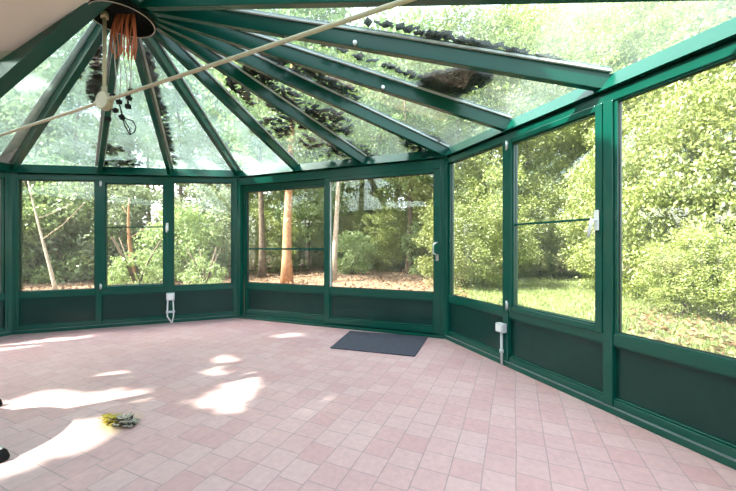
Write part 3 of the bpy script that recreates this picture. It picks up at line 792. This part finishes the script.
for x, y, lab in ((-16.5, -5, 'unseen large leafy bush left of the house wall, added to hide the bright horizon'), (-17.5, 3.5, 'unseen large leafy bush beyond the far left wall, added to hide the bright horizon'), (-19.5, 11, 'unseen large leafy bush beyond far left corner, added to hide the bright horizon'), (-25.5, 19, 'unseen large leafy bush deep in the wood at far left, added to hide the bright horizon')):
    i += 1; bush(0, y, 'bush_grey', lab, None, 2.6, i, X=x)  # unseen bushes added to keep the bright horizon out of pane reflections
# gravel strip by the right wall, leaf litter and grass
mb = MB(); c = [FR.p(-.3, 0, -.08), FR.p(FR.len+.5, 0, -.08), FR.p(FR.len+.5, 0, -1.2), FR.p(-.6, 0, -1.1)]
mb.hexa([(p.x, p.y, GROUND-.06) for p in c] + [(p.x, p.y, GROUND+.005) for p in c])
tag(mb.build('gravel_strip', M['gravel']), 'pale gravel strip along the right glazed wall', 'path', kind='structure')
rg = np.random.default_rng(31)
n = 9000; D = rg.uniform(7.5, 22, n); X = (rg.uniform(-20, 470, n) - CX)/F*D
pts = np.stack([X, D, np.full(n, GROUND+.0) + rg.uniform(0, .06, n)], 1); dr = rg.normal(size=(n, 3)); dr[:, 2] *= .25
n2 = 900; D2 = rg.uniform(3.2, 7, n2); X2 = (rg.uniform(630, 830, n2) - CX)/F*D2
pts = np.concatenate([pts, np.stack([X2, D2, np.full(n2, GROUND+.02) + rg.uniform(0, .04, n2)], 1)]); d2_ = rg.normal(size=(n2, 3)); d2_[:, 2] *= .25
dr = np.concatenate([dr, d2_]); n += n2
o = bpy.data.objects.new('leaf_litter', leaf_mesh('leaf_litter', pts, dr, rg.uniform(.06, .13, n), M['dead'], 5)); COL.objects.link(o)
tag(o, 'dry brown leaf litter on the woodland ground', 'leaf litter', kind='stuff')
n = 36000; D = 3.3 + 14.7*rg.uniform(0, 1, n)**1.4; X = (rg.uniform(440, 800, n) - CX)/F*D
pts = np.stack([X, D, np.full(n, GROUND+.02)], 1); dr = rg.normal(size=(n, 3))*.35; dr[:, 2] = 1
o = bpy.data.objects.new('lawn_grass', leaf_mesh('lawn_grass', pts, dr, rg.uniform(.06, .12, n), M['grass'], 6, .16)); COL.objects.link(o)
tag(o, 'short sunny grass of the lawn outside the right windows', 'grass', kind='stuff')

# ------------------------------------------------------------------ sun, sky and the trees overhead on the left that shade the house
SUN = Vector((-.85, -.35, 1.0)).normalized()      # towards the sun
def inpoly(x, y, poly):
    r_ = np.zeros(len(x), bool); n_ = len(poly)
    for a in range(n_):
        x0, y0 = poly[a]; x1, y1 = poly[(a+1) % n_]
        if y0 == y1: continue
        c_ = ((y0 > y) != (y1 > y)) & (x < (x1-x0)*(y-y0)/(y1-y0) + x0); r_ ^= c_
    return r_
def fpoly(*pp): return [onfloor(*p) for p in pp]
def hit(p): z_ = p.z/SUN.z; return (p.x - SUN.x*z_, p.y - SUN.y*z_)
gaps = [fpoly((198, 403), (205, 398), (246, 374), (260, 374), (252, 392), (241, 413), (215, 409)),
        fpoly((212, 360), (226, 355), (240, 361), (226, 366)), fpoly((203, 375), (208, 369), (221, 368), (224, 374)),
        fpoly((-60, 428), (-60, 412), (0, 403), (50, 391), (85, 394), (110, 390), (152, 397), (100, 405), (0, 420)),
        fpoly((-60, 490), (-60, 446), (0, 437), (60, 427), (95, 421), (112, 427), (103, 441), (60, 457), (20, 471)),
        fpoly((50, 484), (75, 467), (80, 470), (55, 489)), fpoly((-20, 348), (50, 339), (100, 335), (60, 342), (-20, 354)),
        fpoly((90, 376), (125, 371), (125, 375), (92, 379)), fpoly((272, 336), (300, 332), (302, 335), (276, 338))]
for p, w_ in ((atd(236, 195, 5.5), .10), (atd(236, 222, 5.5), .08), (atd(237, 240, 5.5), .07), (atd(265, 181, 5.45), .16), (atd(305, 180, 5.3), .14), (atd(285, 180, 5.4), .1)):
    hx, hy = hit(p); gaps.append([(hx-w_, hy-w_), (hx+w_, hy-w_), (hx+w_, hy+w_), (hx-w_, hy+w_)])
def canopy(nleaf, seed, trunks):  # unseen crowns, leaves cut away along sun rays to shape the floor patches
    rg = np.random.default_rng(seed)
    ncl = nleaf // 60
    fx = rg.uniform(-5.8, 3.4, ncl); fy = rg.uniform(-1.6, 7.6, ncl); z = rg.uniform(6.6, 9.0, ncl)
    c = np.stack([fx + SUN.x/SUN.z*z, fy + SUN.y/SUN.z*z, z], 1)
    p = np.repeat(c, 60, 0) + rg.normal(size=(ncl*60, 3))*np.array([.34, .34, .22])
    nu = nleaf; zu = rg.uniform(6.8, 8.8, nu)
    pu = np.stack([rg.uniform(-5.8, 3.4, nu) + SUN.x/SUN.z*zu, rg.uniform(-1.6, 7.6, nu) + SUN.y/SUN.z*zu, zu], 1)
    p = np.concatenate([p, pu])
    hx = p[:, 0] - SUN.x/SUN.z*p[:, 2]; hy = p[:, 1] - SUN.y/SUN.z*p[:, 2]
    keep = hx < 3.3
    m_ = .06
    for g in gaps:
        for dx, dy in ((0, 0), (m_, 0), (-m_, 0), (0, m_), (0, -m_)):
            keep &= ~inpoly(hx+dx, hy+dy, g)
    # stay above the view of the windows and the roof as the photo shows them
    keep &= ~((p[:, 1] > .5) & ((p[:, 2]-EYE)/np.maximum(p[:, 1], .1) < .76) & (p[:, 0]/np.maximum(p[:, 1], .1) > -1.12))
    p = p[keep]; dr = rg.normal(size=p.shape); sz = rg.uniform(.13, .22, len(p))
    tr = np.array(trunks); near = np.argmin(((p[:, None, :2] - tr[None])**2).sum(2), 1)
    labs = ('tall tree left of the house with crown spread over the roof', 'tall overhanging tree near the house wall on the left', 'tall overhanging tree at far left corner of the house')
    for q, (tx, ty) in enumerate(trunks):
        t_ = empty('overhanging_tree', (tx, ty, GROUND), labs[q], 'tree')
        mb_ = trunk_mb(8.2, .2, 50+q, .3, 0); 
        rr = random.Random(q)
        sel = p[near == q]
        for _ in range(22):
            e_ = Vector(sel[rr.randrange(len(sel))]) - Vector((tx, ty, GROUND))
            z0 = rr.uniform(5.0, 7.2); lp = [Vector((0, 0, z0)), Vector((e_.x*.4, e_.y*.4, z0 + (e_.z-z0)*.6)), e_]
            smp = [lp[a].lerp(lp[a+1], b/12) + Vector((tx, ty, GROUND)) for a in (0, 1) for b in range(13)]
            hh_ = np.array([hit(p_) for p_ in smp])
            if any(inpoly(hh_[:, 0] + ox, hh_[:, 1] + oy, g).any() for g in gaps for ox in (-.1, 0, .1) for oy in (-.1, 0, .1)): continue
            mb_.tube(lp, [.06, .04, .008], 6)
        o = mb_.build('trunk', M['bark']); o.parent = t_
        me = leaf_mesh('crown', sel - np.array([tx, ty, GROUND]), dr[near == q], sz[near == q], M['leaf_mid'], 60+q, .7)
        c_ = bpy.data.objects.new('crown', me); COL.objects.link(c_); c_.parent = t_
canopy(34000, 9, ((-9.2, 1.5), (-8.6, -3.6), (-8.2, 4.8)))

sd = bpy.data.lights.new('sun', 'SUN'); sd.energy = 8.0; sd.angle = math.radians(.5); sd.color = (1.0, .95, .86)
so = bpy.data.objects.new('sun', sd); COL.objects.link(so); so.rotation_euler = SUN.to_track_quat('Z', 'Y').to_euler()
wd = bpy.data.worlds.new('sky'); scn.world = wd; wd.use_nodes = True
nt = wd.node_tree; nt.nodes.clear()
sky = nt.nodes.new('ShaderNodeTexSky'); sky.sky_type = 'NISHITA'; sky.sun_disc = False
sky.sun_elevation = math.asin(SUN.z); sky.sun_rotation = math.radians(90) * -1
sky.air_density = 1.0; sky.dust_density = 3.0; sky.ozone_density = 1.0
hsv = N(nt, 'ShaderNodeHueSaturation', Saturation=.45)
bg = N(nt, 'ShaderNodeBackground', Strength=.47); wo = nt.nodes.new('ShaderNodeOutputWorld')
L(nt, sky.outputs[0], hsv.inputs['Color']); L(nt, hsv.outputs[0], bg.inputs['Color']); L(nt, bg.outputs[0], wo.inputs['Surface'])

# ------------------------------------------------------------------ camera
cd = bpy.data.cameras.new('camera'); cam = bpy.data.objects.new('camera', cd); COL.objects.link(cam)
cam.location = (0, 0, EYE); cam.rotation_euler = (math.pi/2, 0, 0)
cd.sensor_width = 36; cd.lens = 36*F/736; cd.shift_y = (CY - 245.5)/736; cd.clip_start = .05
scn.camera = cam
vs = scn.view_settings
vs.view_transform = 'Standard'; vs.look = 'None'; vs.exposure = 1.6; vs.gamma = 1.0; vs.use_curve_mapping = False
scn.cycles.max_bounces = 10; scn.cycles.diffuse_bounces = 5; scn.cycles.glossy_bounces = 4; scn.cycles.transparent_max_bounces = 24
scn.cycles.sample_clamp_indirect = 8.0
scn.cycles.caustics_reflective = False; scn.cycles.caustics_refractive = False
